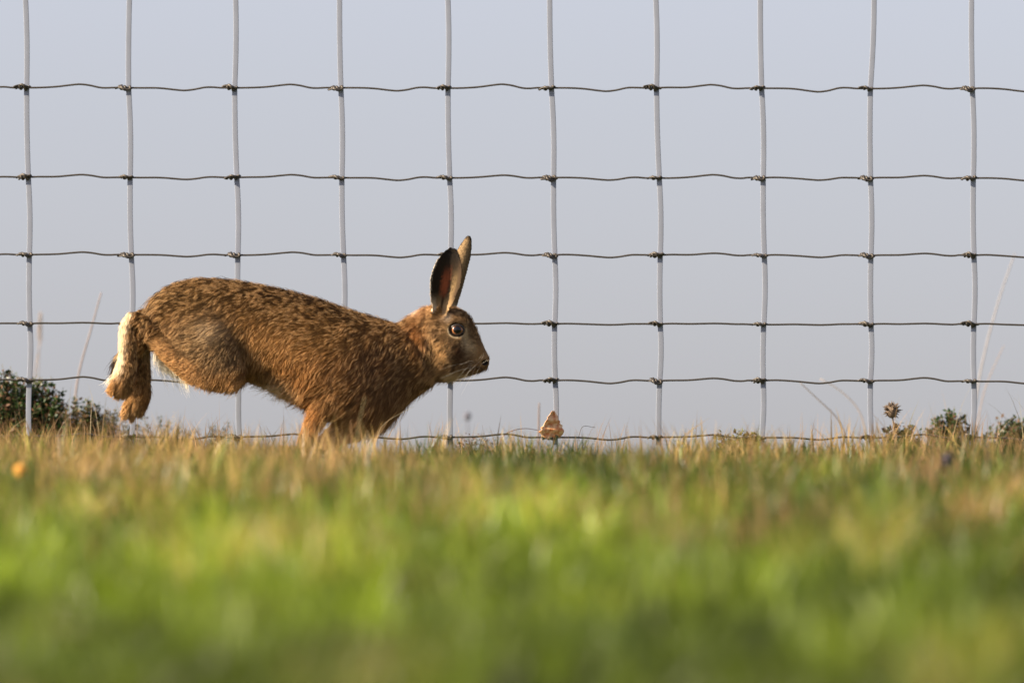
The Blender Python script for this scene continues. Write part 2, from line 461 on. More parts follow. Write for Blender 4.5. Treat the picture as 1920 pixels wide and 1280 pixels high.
# cheeks and muzzle pads
for sd in (-1, 1):
    parts.append(limb([(815, 668, sd * 22, 26, 16), (838, 672, sd * 23, 27, 16), (858, 674, sd * 18, 20, 12)], 12))
    parts.append(limb([(888, 681, sd * 9, 14, 11), (903, 682, sd * 8, 11, 9)], 8))
    parts.append(limb([(838, 612, sd * 27, 10, 7), (855, 604, sd * 28, 9, 7), (870, 608, sd * 25, 7, 6)], 10))   # brow
# hind legs: thigh, shank, foot
near, far = -1, 1
def hind(dy, off):
    ox, oy = off
    d = dy
    th = limb([(325 + ox, 588 + oy, d * 30, 44, 26), (360 + ox, 615 + oy, d * 38, 62, 29), (395 + ox, 650 + oy, d * 42, 62, 29), (420 + ox, 684 + oy, d * 43, 44, 25), (428 + ox, 697 + oy, d * 45, 34, 22)])
    sh = limb([(424 + ox, 700 + oy, d * 45, 32, 22), (385 + ox, 692 + oy, d * 46, 33, 20), (345 + ox, 670 + oy, d * 44, 30, 18), (310 + ox, 642 + oy, d * 40, 23, 16), (282 + ox, 618 + oy, d * 35, 17, 13), (256 + ox, 600 + oy, d * 32, 13, 12)])
    return [th, sh]
parts += hind(near, (0, 0))
parts += hind(far, (8, -8))
parts.append(limb([(249, 597, -32, 11, 11), (242, 612, -32, 14, 12), (241, 640, -32, 17, 12), (241, 672, -31, 17, 12), (235, 700, -30, 20, 15), (227, 722, -29, 19, 17), (221, 734, -28, 12, 15)]))
parts.append(limb([(300, 640, 24, 20, 14), (274, 622, 26, 17, 12), (262, 615, 28, 15, 12), (265, 640, 28, 14, 11), (268, 680, 28, 12, 12), (266, 715, 27, 15, 14), (258, 745, 26, 21, 17), (248, 763, 25, 17, 15)], 34))
# toes
for k, (ax, ay) in enumerate([(212, 733), (222, 740), (234, 741)]):
    parts.append(limb([(ax + 8, ay - 16, -30 + (k - 1) * 9, 9, 7), (ax, ay, -30 + (k - 1) * 9, 8, 7)], 8))
for k, (ax, ay) in enumerate([(236, 773), (247, 777), (260, 769)]):
    parts.append(limb([(ax + 6, ay - 16, 26 + (k - 1) * 9, 10, 7), (ax, ay, 26 + (k - 1) * 9, 9, 7)], 8))
# tail
parts.append(limb([(292, 606, 4, 22, 18), (262, 640, 5, 18, 15), (236, 672, 5, 16, 13), (224, 694, 5, 11, 10), (217, 702, 5, 5, 6)]))
# front legs
parts.append(limb([(690, 660, -38, 40, 22), (672, 700, -42, 44, 24), (640, 735, -42, 36, 24), (611, 757, -40, 23, 18), (592, 787, -38, 16, 13), (578, 815, -36, 13, 11), (568, 840, -34, 11, 10), (560, 850, -33, 11, 12), (543, 850, -33, 10, 12), (530, 845, -33, 8, 10)], 44))
parts.append(limb([(700, 700, 36, 40, 22), (700, 752, 38, 42, 22), (672, 782, 38, 30, 19), (640, 805, 37, 21, 15), (612, 828, 36, 16, 12), (598, 850, 35, 13, 11), (604, 862, 35, 12, 12), (622, 866, 35, 10, 12)], 40))
v, f = join(parts)
m1 = baked(v, f, .0022, 7, .5)
bv, bf = verts_of(m1), faces_of(m1)

# ears
def ear(base, mid, tip, widths, curl, th=3.6, twist=0.0):
    n, mseg = 110, 46
    ctrl = np.array([base, mid, tip], float)
    cl = resample(np.hstack([ctrl, np.zeros((3, 1))]), n)[:, :3]
    t = np.linspace(0, 1, n)
    wv = np.interp(t, [q[0] for q in widths], [q[1] for q in widths])
    cv = np.interp(t, [0, .3, 1], [curl[0], curl[1], curl[2]])
    tan = np.gradient(cl, axis=0); tan /= np.linalg.norm(tan, axis=1)[:, None]
    dep = np.array([0, 0, 1.0])              # +depth = away from the camera
    side = np.cross(tan, dep); side /= np.linalg.norm(side, axis=1)[:, None]
    side *= np.sign(side[:, :1]) ; nrm = np.cross(side, tan); nrm *= np.sign(nrm[:, 2:3])
    V, UV = [], []
    for layer in (0, 1):
        for i in range(n):
            for j in range(mseg):
                u = -1 + 2 * j / (mseg - 1)
                ww = wv[i]
                tk = (th * (.35 + .65 * math.sqrt(max(0, 1 - u * u)))) * (1 if t[i] < .9 else .7)
                off = -cv[i] * ww * (u * u - .35) + (tk * .5 if layer else -tk * .5)
                p = cl[i] + side[i] * (u * ww * (1 - .12 * abs(cv[i]) * u * u)) + nrm[i] * off
                V.append(p); UV.append((t[i], u, layer))
    idx = lambda l, i, j: l * n * mseg + i * mseg + j
    F = []
    for i in range(n - 1):
        for j in range(mseg - 1):
            F.append((idx(0, i, j), idx(0, i, j + 1), idx(0, i + 1, j + 1), idx(0, i + 1, j)))
            F.append((idx(1, i, j), idx(1, i + 1, j), idx(1, i + 1, j + 1), idx(1, i, j + 1)))
        F.append((idx(0, i, 0), idx(0, i + 1, 0), idx(1, i + 1, 0), idx(1, i, 0)))
        F.append((idx(0, i, mseg - 1), idx(1, i, mseg - 1), idx(1, i + 1, mseg - 1), idx(0, i + 1, mseg - 1)))
    for j in range(mseg - 1):
        F.append((idx(0, 0, j), idx(1, 0, j), idx(1, 0, j + 1), idx(0, 0, j + 1)))
        F.append((idx(0, n - 1, j), idx(0, n - 1, j + 1), idx(1, n - 1, j + 1), idx(1, n - 1, j)))
    return Q(V), F, np.array(UV)
e1v, e1f, e1u = ear((823, 600, -20), (835, 530, -30), (849, 467, -30),
                    [(0, 13), (.15, 18), (.3, 25), (.5, 31), (.65, 30), (.8, 25), (.93, 15), (1, 7)], (1.1, .55, .25))
e2v, e2f, e2u = ear((838, 592, 16), (856, 517, 22), (880, 441, 24),
                    [(0, 13), (.2, 16), (.4, 18), (.6, 17.5), (.75, 16), (.88, 11.5), (.96, 7.5), (1, 3.5)], (-.8, -.5, -.3))
v, f = join([(bv, bf), (e1v, e1f), (e2v, e2f)])
body_me = baked(v, f, .00125, 3, .45)
body_me.name = 'hare'
hv = verts_of(body_me)

# sculpted detail: eye socket, nostrils, mouth line, fold behind the jaw
hp = unQ(hv)
EYE = (857.0, 620.0)
nrm = np.empty(len(hv) * 3); body_me.vertices.foreach_get('normal', nrm); nrm = nrm.reshape(-1, 3)
def bump_at(cx, cy, rx, ry, amt, side=None):
    global hv
    d2 = ((hp[:, 0] - cx) / rx) ** 2 + ((hp[:, 1] - cy) / ry) ** 2
    wgt = np.exp(-d2 * 1.5) * (np.abs(hp[:, 2]) > 5)
    hv = hv + nrm * (wgt * amt * S)[:, None]
bump_at(EYE[0], EYE[1], 13, 11, -6)
bump_at(876, 640, 10, 18, -3)
bump_at(909, 681, 4.2, 3.6, -9)
bump_at(905, 676, 4, 3, 1.5)
bump_at(835, 665, 20, 20, 3)
bump_at(868, 590, 9, 5, 2)
# mouth line
for q in np.linspace(0, 1, 12):
    bump_at(912 - 28 * q, 689 + 6 * math.sin(q * 2.2), 2.6, 1.6, -1.4)
# clefts between the toes
for (ax, ay, bx, by) in [(214, 750, 224, 722), (227, 752, 238, 724), (240, 786, 250, 752), (254, 782, 264, 750)]:
    for q in np.linspace(0, 1, 7): bump_at(ax + (bx - ax) * q, ay + (by - ay) * q, 3.5, 4, -2.6)
# crease behind the cheek
for q in np.linspace(0, 1, 10):
    bump_at(768 + 42 * q, 628 + 62 * q, 8, 8, -2.2)
# muscle relief on the flank
for (cx, cy, rx, ry, a_) in [(470, 660, 20, 40, -1.5), (400, 610, 30, 26, 2), (600, 690, 40, 30, 2), (640, 640, 50, 40, 2.5), (560, 690, 24, 40, -2.5), (700, 690, 18, 50, -2), (345, 640, 14, 40, -2)]:
    bump_at(cx, cy, rx, ry, a_)
body_me.vertices.foreach_set('co', hv.ravel()); body_me.update()
nrm = np.empty(len(hv) * 3); body_me.vertices.foreach_get('normal', nrm); nrm = nrm.reshape(-1, 3)
hp = unQ(hv)

# which vertices belong to an ear
kd = KDTree(len(e1v) + len(e2v))
for i, p in enumerate(np.vstack([e1v, e2v])): kd.insert(p, i)
kd.balance()
EU = np.vstack([np.c_[e1u, np.zeros(len(e1u))], np.c_[e2u, np.ones(len(e2u))]])

def coat(p, nn):
    """coat colours by place on the animal, with some light and shade painted in: returns root colour, tip colour, darkness of the ticking"""
    x, y, d = p[:, 0], p[:, 1], p[:, 2]
    n = len(x)
    ad = np.abs(d)
    w3 = p * 1.0
    c = np.tile(np.array([.36, .21, .085]), (n, 1))
    tick = np.full(n, .55)
    def reg(cx, cy, rx, ry, colr, st=1.0, tk=None, rot=0.0, mask=None):
        nonlocal c, tick
        ca, sa = math.cos(rot), math.sin(rot)
        dx, dy = x - cx, y - cy
        dx, dy = dx * ca + dy * sa, -dx * sa + dy * ca
        wgt = np.exp(-((dx / rx) ** 2 + (dy / ry) ** 2) ** 1.3) * st
        jit = (vnoise(w3, 14, 31) - .5) * .5
        wgt = np.clip(wgt + jit * wgt * (1 - wgt) * 2, 0, 1)
        if mask is not None: wgt = wgt * mask
        c = c * (1 - wgt[:, None]) + np.array(colr) * wgt[:, None]
        if tk is not None: tick = tick * (1 - wgt) + tk * wgt
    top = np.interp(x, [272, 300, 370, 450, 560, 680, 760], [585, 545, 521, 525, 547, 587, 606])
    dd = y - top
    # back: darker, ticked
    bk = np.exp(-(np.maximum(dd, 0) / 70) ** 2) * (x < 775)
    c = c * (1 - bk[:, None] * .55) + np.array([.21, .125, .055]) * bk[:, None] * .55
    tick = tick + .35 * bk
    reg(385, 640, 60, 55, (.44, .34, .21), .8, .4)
    reg(400, 625, 26, 20, (.62, .52, .37), .8, .15)  # pale grey haunch fur, part of it a sunlit highlight painted in
    reg(430, 660, 34, 45, (.15, .10, .055), .7, .5)  # dark front of the thigh, some of it shade painted into the coat
    reg(350, 560, 70, 25, (.36, .23, .10), .6, .8)
    reg(500, 640, 60, 26, (.46, .27, .105), .7, .35, rot=.5)
    reg(560, 690, 50, 26, (.44, .235, .085), .8, .2, rot=.6)
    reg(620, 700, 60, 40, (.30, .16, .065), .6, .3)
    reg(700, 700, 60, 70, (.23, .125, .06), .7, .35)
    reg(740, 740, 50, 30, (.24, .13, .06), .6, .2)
    reg(425, 720, 60, 16, (.52, .32, .14), .8, .1)
    reg(345, 690, 60, 15, (.58, .38, .19), .95, .0, rot=.62)
    reg(310, 655, 30, 12, (.50, .33, .17), .9, .1, rot=.62)
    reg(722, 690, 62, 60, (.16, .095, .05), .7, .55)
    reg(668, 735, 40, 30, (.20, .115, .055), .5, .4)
    reg(530, 655, 70, 20, (.48, .30, .13), .6, .3, rot=.62)
    tick = np.where(x < 785, np.maximum(tick, .28), tick)
    # belly, inside of thighs
    under = sstep(-.35, -.8, nn[:, 2])
    reg(510, 735, 55, 26, (.66, .58, .42), 1, 0, mask=under)
    reg(330, 690, 50, 40, (.80, .74, .62), 1, 0, mask=sstep(-20, 0, d) * (nn[:, 2] < .2))
    # front legs
    reg(590, 790, 28, 46, (.46, .25, .095), .9, .1)
    reg(575, 835, 30, 20, (.50, .33, .16), .8, .05)
    reg(635, 812, 55, 34, (.62, .47, .29), .9, .05, mask=(d > 5) * 1.0)  # pale far foreleg, lightened to paint in the light it catches
    reg(535, 846, 18, 12, (.62, .48, .3), .8, 0)
    # hind feet
    ft = (x < 290) & (y > 590) & ((x < 268) | (y > 630))
    reg(245, 680, 42, 110, (.42, .26, .115), 1, .75, mask=ft * 1.0)
    edge = np.interp(y, [580, 600, 620, 660, 700, 720], [243, 233, 227, 224, 224, 222])
    cre = (.82 + .18 * vnoise(w3, 4, 62)) * np.exp(-(np.maximum(x + (vnoise(w3, 5, 61) - .5) * 12 - edge - 7 + np.maximum(y - 660, 0) * .12, 0) / 7) ** 2) * sstep(728, 690, y) * (y > 575) * (x < 275) * (d < 0)
    c = c * (1 - cre[:, None]) + np.array([.84, .77, .62]) * cre[:, None]; tick = tick * (1 - cre)
    reg(222, 732, 24, 20, (.62, .40, .19), .85, .15)
    reg(245, 765, 24, 22, (.60, .42, .22), .8, .1)
    reg(272, 745, 10, 26, (.30, .16, .06), .7, .3)
    reg(273, 655, 10, 26, (.62, .54, .38), .7, .05, mask=(d > 0) * 1.0)
    # tail
    tl = (x < 232) & (np.abs(d - 5) < 14) & (y > 660) & (y < 716)
    c[tl] = np.where((p[tl, 1] + p[tl, 0] * .8 < 868)[:, None], [.03, .02, .015], [.85, .82, .75]); tick[tl] = 0
    # neck
    reg(768, 618, 24, 18, (.20, .10, .045), .6, .6)
    reg(786, 634, 19, 34, (.42, .20, .075), .7, .35, rot=-.35)
    reg(790, 585, 22, 18, (.46, .29, .16), .9, .15, rot=-.6)
    reg(783, 583, 12, 7, (.62, .50, .38), .8, .0, rot=-.6)
    reg(790, 662, 40, 6, (.08, .045, .022), .75, .3, rot=.97)  # shade in the fold behind the cheek, painted as a dark line
    # head
    hd = sstep(792, 806, x + (y - 640) * .15)
    reg(850, 635, 62, 62, (.30, .20, .115), .95, .45, mask=hd)
    reg(828, 660, 22, 30, (.58, .40, .20), .95, .4, mask=hd)
    reg(812, 650, 10, 32, (.42, .27, .12), .6, .5, mask=hd)
    reg(822, 628, 14, 10, (.17, .10, .055), .6, .6, mask=hd)
    reg(863, 662, 13, 24, (.085, .045, .022), .95, .1, mask=hd)
    reg(856, 620, 20, 17, (.46, .34, .18), .75, .05, mask=hd)
    reg(850, 604, 18, 6, (.19, .12, .065), .7, .3, mask=hd)
    reg(841, 597, 9, 10, (.42, .38, .32), .8, .1, mask=hd)
    reg(880, 645, 10, 25, (.54, .45, .31), .95, .1, rot=-.3, mask=hd)
    reg(872, 592, 24, 9, (.16, .10, .055), .6, .5, rot=.7, mask=hd)
    reg(898, 640, 7, 30, (.24, .15, .08), .7, .3, rot=-.45, mask=hd)
    reg(890, 680, 20, 14, (.30, .205, .12), .8, .15, mask=hd)
    reg(912, 670, 9, 8, (.38, .26, .16), .8, .0, mask=hd)
    reg(862, 702, 34, 9, (.60, .50, .33), .9, .0, mask=hd)
    reg(820, 700, 20, 12, (.34, .20, .10), .6, .3, mask=hd)
    g = c.mean(1, keepdims=True)
    c = np.clip(g + (c - g) * 1.08, 0, 1) * np.array([1.14, 1.05, .94])
    tick = np.where(x > 792, tick * 1.15 + .1 * (tick > .2), tick)
    return np.clip(c, 0, .95), np.clip(tick, 0, 1)

def earlook(pos):
    """for points near an ear: (is ear, colour, hair length factor)"""
    n = len(pos); c = np.zeros((n, 3)); is_e = np.zeros(n, bool); inside = np.zeros(n, bool)
    cand = np.where((pos[:, 2] > (GPY - 594) * S) & (pos[:, 0] > (796 - 960) * S))[0]
    for i in cand:
        co, k, dist = kd.find(pos[i])
        if dist > .0035: continue
        t, u, layer, which = EU[k]
        if t < .08: continue
        is_e[i] = True
        C = lambda *v: np.array(v)
        def mixv(a, b, q): return a * (1 - q) + b * q
        def ss(a, b, q):
            q = min(1, max(0, (q - a) / (b - a))); return q * q * (3 - 2 * q)
        nz = h3(int(pos[i][0] * 1500), int(pos[i][2] * 700), int(which), 5)
        uj = u + (nz - .5) * .16; tj = t + (nz - .5) * .06
        if which == 0 and layer == 0:        # inside of the near ear
            inside[i] = True
            q = C(.022, .015, .009)
            pink = ss(-.36, -.10, uj) * ss(.36, .10, uj) * ss(.26, .42, tj) * ss(.80, .55, tj)
            q = mixv(q, C(.20, .055, .022), pink)
            q = mixv(q, C(.15, .10, .048)*(.6+.8*nz), ss(.26, .50, uj) * ss(.78, .50, tj))
            q = mixv(q, C(.05, .032, .018), ss(.60, .86, uj))  # front margin's shadow painted in, setting it off from the far ear
            q = mixv(q, C(.30, .20, .10), ss(.40, .12, tj) * ss(-.7, -.3, uj) * (1 - ss(.16, .03, abs(u - .05)) * .9))
            q = mixv(q, C(.016, .012, .009), ss(.78, .90, tj))
            q = mixv(q, C(.66, .56, .42), ss(-.86, -.96, uj) * ss(.86, .70, tj))
            q = mixv(q, C(.58, .45, .30), ss(.36, .12, tj) * ss(-.35, -.65, uj))
        elif which == 0:
            q = mixv(C(.26, .18, .10), C(.02, .015, .01), ss(.76, .86, tj))
            q = mixv(q, C(.66, .56, .42), ss(-.4, -.7, uj) * ss(.9, .78, tj))
        else:
            q = mixv(C(.21, .14, .07)*(.7+.6*nz), C(.02, .015, .01), ss(.95, .985, tj))
            q = mixv(q, C(.03, .022, .016), ss(.80, .92, abs(uj)) * ss(.74, .86, tj))
            q = mixv(q, q * .6, ss(.2, .8, uj))
            q = mixv(q, C(.80, .68, .50), ss(.20, .08, tj) * .6)
        k2 = .8 + .4 * nz
        c[i] = [min(1, a * k2) for a in q]
    return is_e, c, inside

isE, ecol, einside = earlook(hv)
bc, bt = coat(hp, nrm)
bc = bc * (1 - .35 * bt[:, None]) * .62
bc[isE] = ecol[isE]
# nose leather and nostril, lips
ad = np.abs(hp[:, 2])
nos = np.clip(1.6 * np.exp(-(((hp[:, 0] - 909.5) / 6) ** 2 + ((hp[:, 1] - 680.5) / 5.5) ** 2) ** 1.5), 0, 1)
bc = bc * (1 - nos[:, None]) + np.array([.012, .010, .009]) * nos[:, None]
eyer = np.sqrt(((hp[:, 0] - EYE[0]) / 16) ** 2 + ((hp[:, 1] - EYE[1]) / 14) ** 2)
rim = (eyer < 1.0) & (ad > 15) & (hp[:, 0] > 800)
bc[rim] = (.03, .02, .012)
rim2 = (eyer >= 1.0) & (eyer < 1.16) & (ad > 15) & (hp[:, 0] > 800)
bc[rim2] = np.where((hp[rim2, 1] > EYE[1] - 3)[:, None], (.50, .38, .22), (.12, .08, .04))
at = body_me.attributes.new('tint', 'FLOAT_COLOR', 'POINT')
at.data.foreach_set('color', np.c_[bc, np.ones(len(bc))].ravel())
skin_m, st_, sb = nmat('hare_skin')
a_ = st_.nodes.new('ShaderNodeAttribute'); a_.attribute_name = 'tint'
st_.links.new(a_.outputs['Color'], sb.inputs['Base Color']); sb.inputs['Roughness'].default_value = .75; sb.inputs['Specular IOR Level'].default_value = .06
tc = st_.nodes.new('ShaderNodeTexCoord'); n1 = st_.nodes.new('ShaderNodeTexNoise'); n1.inputs['Scale'].default_value = 500
bp = st_.nodes.new('ShaderNodeBump'); bp.inputs['Strength'].default_value = .5; bp.inputs['Distance'].default_value = .0006
st_.links.new(tc.outputs['Object'], n1.inputs['Vector']); st_.links.new(n1.outputs['Fac'], bp.inputs['Height']); st_.links.new(bp.outputs[0], sb.inputs['Normal'])
body_me.materials.clear(); body_me.materials.append(skin_m)
body_me.shade_smooth()
hare = bpy.data.objects.new('hare', body_me); COL.objects.link(hare)
tag(hare, 'brown hare running to the right through the grass, ears upright', 'hare')

# ------------------------------------------------------------------ fur
def sample_surface(me, n, weight):
    me.calc_loop_triangles()
    t = np.empty(len(me.loop_triangles) * 3, np.int64); me.loop_triangles.foreach_get('vertices', t); t = t.reshape(-1, 3)
    co = verts_of(me)
    a, b, c = co[t[:, 0]], co[t[:, 1]], co[t[:, 2]]
    ar = np.linalg.norm(np.cross(b - a, c - a), axis=1) * weight[t].mean(1)
    k = rng.choice(len(t), n, p=ar / ar.sum())
    u, v = rng.random(n), rng.random(n); fl = u + v > 1; u[fl] = 1 - u[fl]; v[fl] = 1 - v[fl]
    p = a[k] + (b - a)[k] * u[:, None] + (c - a)[k] * v[:, None]
    nn = nrm[t[k, 0]] * (1 - u - v)[:, None] + nrm[t[k, 1]] * u[:, None] + nrm[t[k, 2]] * v[:, None]
    nn /= np.linalg.norm(nn, axis=1)[:, None]
    return p, nn
# density: short-haired regions get more hairs
wv = np.ones(len(hv))
wv[hp[:, 0] > 790] = 2.2
wv[(hp[:, 0] < 290) & (hp[:, 1] > 585)] = 1.6
wv[isE] = 2.0
wv[einside] = 1.6
wv[hp[:, 2] > 45] *= .6
wv[rim] = 0; wv[rim2] *= .5; wv[nos > .10] = 0
NH = 340000
hpz, hn = sample_surface(body_me, NH, wv)
hq = unQ(hpz)
earh, ecl, ein = earlook(hpz)
# combing: (px, py, dx, dy, radius)
comb = np.array([
    (350, 530, -1, .10, 60), (290, 570, -.7, .9, 30), (450, 540, -1, .15, 60), (560, 570, -1, .05, 60), (680, 610, -1, -.05, 60),
    (380, 620, -1, .35, 50), (420, 680, -.45, 1, 40), (340, 680, -.8, -.1, 30), (310, 650, -.6, -.3, 20), (460, 700, -.3, 1, 40),
    (480, 640, -.6, .8, 40), (540, 700, -.5, 1, 40), (600, 680, -1, .6, 50), (660, 690, -1, .8, 50), (720, 680, -.8, .9, 50), (700, 760, -1, .8, 50),
    (760, 640, -.7, 1, 30), (770, 720, -.9, .7, 40), (600, 760, -.5, 1, 30), (580, 820, -.25, 1, 30), (650, 810, -1, .7, 40),
    (785, 600, -.9, .6, 22), (800, 640, -.4, 1, 18), (820, 670, -.6, .9, 22), (850, 690, -1, .35, 24), (850, 640, -.9, .5, 20), (870, 600, -.9, -.5, 18),
    (860, 580, -1, -.15, 18), (890, 640, -.6, -.9, 18), (900, 670, -.9, -.2, 14), (885, 690, -1, .3, 14), (835, 600, -1, .0, 14),
    (245, 600, -.3, 1, 20), (230, 650, -.35, 1, 24), (255, 660, -.2, 1, 24), (240, 710, -.4, 1, 24), (222, 740, -.8, .5, 20), (265, 700, -.2, 1, 24), (260, 760, -.6, .9, 24),
    (835, 530, .2, -1, 30), (865, 500, .2, -1, 30), (820, 580, .0, -1, 14)], float)
dx = np.zeros(NH); dy = np.zeros(NH)
for (cx, cy, ux, uy, r) in comb:
    l = math.hypot(ux, uy)
    wgt = np.exp(-((hq[:, 0] - cx) ** 2 + (hq[:, 1] - cy) ** 2) / (2 * (r * .8) ** 2)) + 1e-7 / (((hq[:, 0] - cx) ** 2 + (hq[:, 1] - cy) ** 2) / 1e4 + .01)
    dx += wgt * ux / l; dy += wgt * uy / l
D = np.stack([dx, 0 * dx, -dy], 1); D /= np.linalg.norm(D, axis=1)[:, None] + 1e-9
FLU = (np.abs(hq[:, 2]) < 34) & (hq[:, 0] > 292) & (hq[:, 0] < 352) & (hn[:, 2] < .1) & (hq[:, 1] > 645) & (hq[:, 1] < 704)
D[FLU] = np.array([.15, 0, -1.0])
D[:, 1] += (vnoise(hq, 30, 41) - .5) * .3
ang = (vnoise(hq, 26, 42) - .5) * 1.1 + (vnoise(hq, 9, 43) - .5) * .7
ca, sa = np.cos(ang), np.sin(ang)
D = np.stack([D[:, 0] * ca - D[:, 2] * sa, D[:, 1], D[:, 0] * sa + D[:, 2] * ca], 1)
T = D - (D * hn).sum(1)[:, None] * hn
T /= np.linalg.norm(T, axis=1)[:, None] + 1e-6
# length (mm)
x, y, d = hq.T
L = np.full(NH, 8.2)
def lreg(cx, cy, rx, ry, val):
    global L
    wgt = np.exp(-(((x - cx) / rx) ** 2 + ((y - cy) / ry) ** 2) ** 1.5); L = L * (1 - wgt) + val * wgt
lreg(425, 715, 70, 26, 7); lreg(345, 690, 60, 20, 6); lreg(500, 730, 60, 24, 18); lreg(580, 740, 40, 30, 15); lreg(720, 780, 80, 36, 17); lreg(285, 580, 20, 40, 14)
lreg(590, 800, 40, 50, 10); lreg(245, 680, 44, 120, 4.5); lreg(222, 738, 20, 14, 5.5); lreg(850, 640, 60, 62, 5.5); lreg(905, 665, 16, 34, 2.4)
lreg(857, 620, 24, 20, 3.0); lreg(785, 600, 24, 24, 8); lreg(868, 590, 26, 14, 5)
tl = (x < 232) & (np.abs(d - 5) < 14) & (y > 655) & (y < 716); L[tl] = 15
FL = (np.abs(d) < 34) & (x > 292) & (x < 352) & (hn[:, 2] < .1) & (y > 645) & (y < 704) & (rng.random(NH) < .8)
L[FL] = 21
L[earh] = 2.6; L[ein] = 3.2
L *= .75 + .5 * rng.random(NH)
stray = rng.random(NH) < .05; L[stray & ~earh] *= 1.5
L *= .001
lift = np.where(earh, .15, np.where(x > 800, .22, .30))
lift = lift + (rng.random(NH) - .5) * .14 + stray * .28
under = sstep(-.2, -.8, hn[:, 2]); lift = lift + under * .4 + .15 * np.exp(-((x - 285) / 25) ** 2) * (y < 640)
K = 5
t = np.linspace(0, 1, K)
root = hpz - hn * .0006
Cv = root[:, None] + (T[:, None] * t[None, :, None] + hn[:, None] * (lift[:, None] * (t * (1 - .45 * t))[None])[..., None] * 1.6) * L[:, None, None]
Cv[:, :, 2] -= (.18 * L[:, None] * t[None] ** 2)
# clumps: wet-looking tufts
cidx = rng.choice(NH, NH // 9, replace=False)
ck = KDTree(len(cidx))
for i, k in enumerate(cidx): ck.insert(hpz[k], i)
ck.balance()
own = np.array([ck.find(p)[1] for p in hpz]); ctr = cidx[own]
cl_s = np.where(earh, .1, np.where(x > 795, .35, .62)) * (.5 + .8 * vnoise(hq, 20, 44))
cl_s = np.clip(cl_s, 0, .85)
ctip = Cv[ctr]
scl = (L / np.maximum(L[ctr], 1e-6))[:, None, None]
target = ctip[:, :1] + (ctip - ctip[:, :1]) * np.minimum(scl, 1.4)
Cv = Cv * (1 - (cl_s[:, None] * t[None] ** 1.3)[..., None]) + target * (cl_s[:, None] * t[None] ** 1.3)[..., None]
Cv += rng.normal(0, .00018, Cv.shape) * t[None, :, None]
# colours
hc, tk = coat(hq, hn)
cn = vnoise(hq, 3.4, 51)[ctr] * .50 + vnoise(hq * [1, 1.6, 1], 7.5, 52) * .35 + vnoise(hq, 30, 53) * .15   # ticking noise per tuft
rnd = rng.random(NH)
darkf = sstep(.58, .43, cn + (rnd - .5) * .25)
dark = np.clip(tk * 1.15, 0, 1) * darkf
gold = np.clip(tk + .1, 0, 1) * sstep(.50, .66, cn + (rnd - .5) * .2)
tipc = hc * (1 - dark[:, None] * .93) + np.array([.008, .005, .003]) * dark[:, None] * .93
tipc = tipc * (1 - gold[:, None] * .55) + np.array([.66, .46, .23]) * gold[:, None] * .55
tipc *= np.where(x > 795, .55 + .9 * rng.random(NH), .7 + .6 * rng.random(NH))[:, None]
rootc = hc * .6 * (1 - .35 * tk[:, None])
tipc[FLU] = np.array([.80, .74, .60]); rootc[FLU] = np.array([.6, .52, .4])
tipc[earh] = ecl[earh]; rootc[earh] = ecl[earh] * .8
tipc = np.clip(tipc, 0, .95)

def curves_obj(name, pts, rad_root, rad_tip, rc, tc_, mat, parent):
    n, k = pts.shape[:2]
    cu = bpy.data.hair_curves.new(name)
    cu.add_curves([k] * n)
    cu.attributes['position'].data.foreach_set('vector', pts.astype(np.float32).ravel())
    ra = cu.attributes.get('radius') or cu.attributes.new('radius', 'FLOAT', 'POINT')
    tt = np.linspace(0, 1, k)
    rr = rad_root[:, None] * (1 - tt[None] ** 1.5) + rad_tip * tt[None] ** 1.5
    ra.data.foreach_set('value', rr.astype(np.float32).ravel())
    a1 = cu.attributes.new('root_tint', 'FLOAT_COLOR', 'CURVE'); a1.data.foreach_set('color', np.c_[rc, np.ones(n)].astype(np.float32).ravel())
    a2 = cu.attributes.new('tip_tint', 'FLOAT_COLOR', 'CURVE'); a2.data.foreach_set('color', np.c_[tc_, np.ones(n)].astype(np.float32).ravel())
    cu.materials.append(mat)
    o = bpy.data.objects.new(name, cu); COL.objects.link(o); o.parent = parent
    return o
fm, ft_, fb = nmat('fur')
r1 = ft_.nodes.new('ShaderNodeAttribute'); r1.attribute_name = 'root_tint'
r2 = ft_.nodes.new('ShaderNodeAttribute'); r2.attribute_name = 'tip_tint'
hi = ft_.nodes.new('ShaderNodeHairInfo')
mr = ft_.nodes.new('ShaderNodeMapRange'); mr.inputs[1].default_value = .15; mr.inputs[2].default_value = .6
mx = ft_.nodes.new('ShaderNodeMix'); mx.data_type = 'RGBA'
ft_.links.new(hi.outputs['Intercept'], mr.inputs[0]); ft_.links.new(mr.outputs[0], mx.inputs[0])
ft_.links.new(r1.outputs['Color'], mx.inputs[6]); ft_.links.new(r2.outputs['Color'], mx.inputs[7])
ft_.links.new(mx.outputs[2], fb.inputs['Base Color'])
fb.inputs['Roughness'].default_value = .5; fb.inputs['Specular IOR Level'].default_value = .15
trn = ft_.nodes.new('ShaderNodeBsdfTranslucent'); ft_.links.new(mx.outputs[2], trn.inputs['Color'])
ms = ft_.nodes.new('ShaderNodeMixShader'); ms.inputs[0].default_value = .25
ft_.links.new(fb.outputs[0], ms.inputs[1]); ft_.links.new(trn.outputs[0], ms.inputs[2])
ft_.links.new(ms.outputs[0], ft_.nodes['Material Output'].inputs[0])
rad = np.where(x > 795, (.00014), .00019); rad[earh] = .00016
curves_obj('fur', Cv, rad, .00004, rootc, tipc, fm, hare)

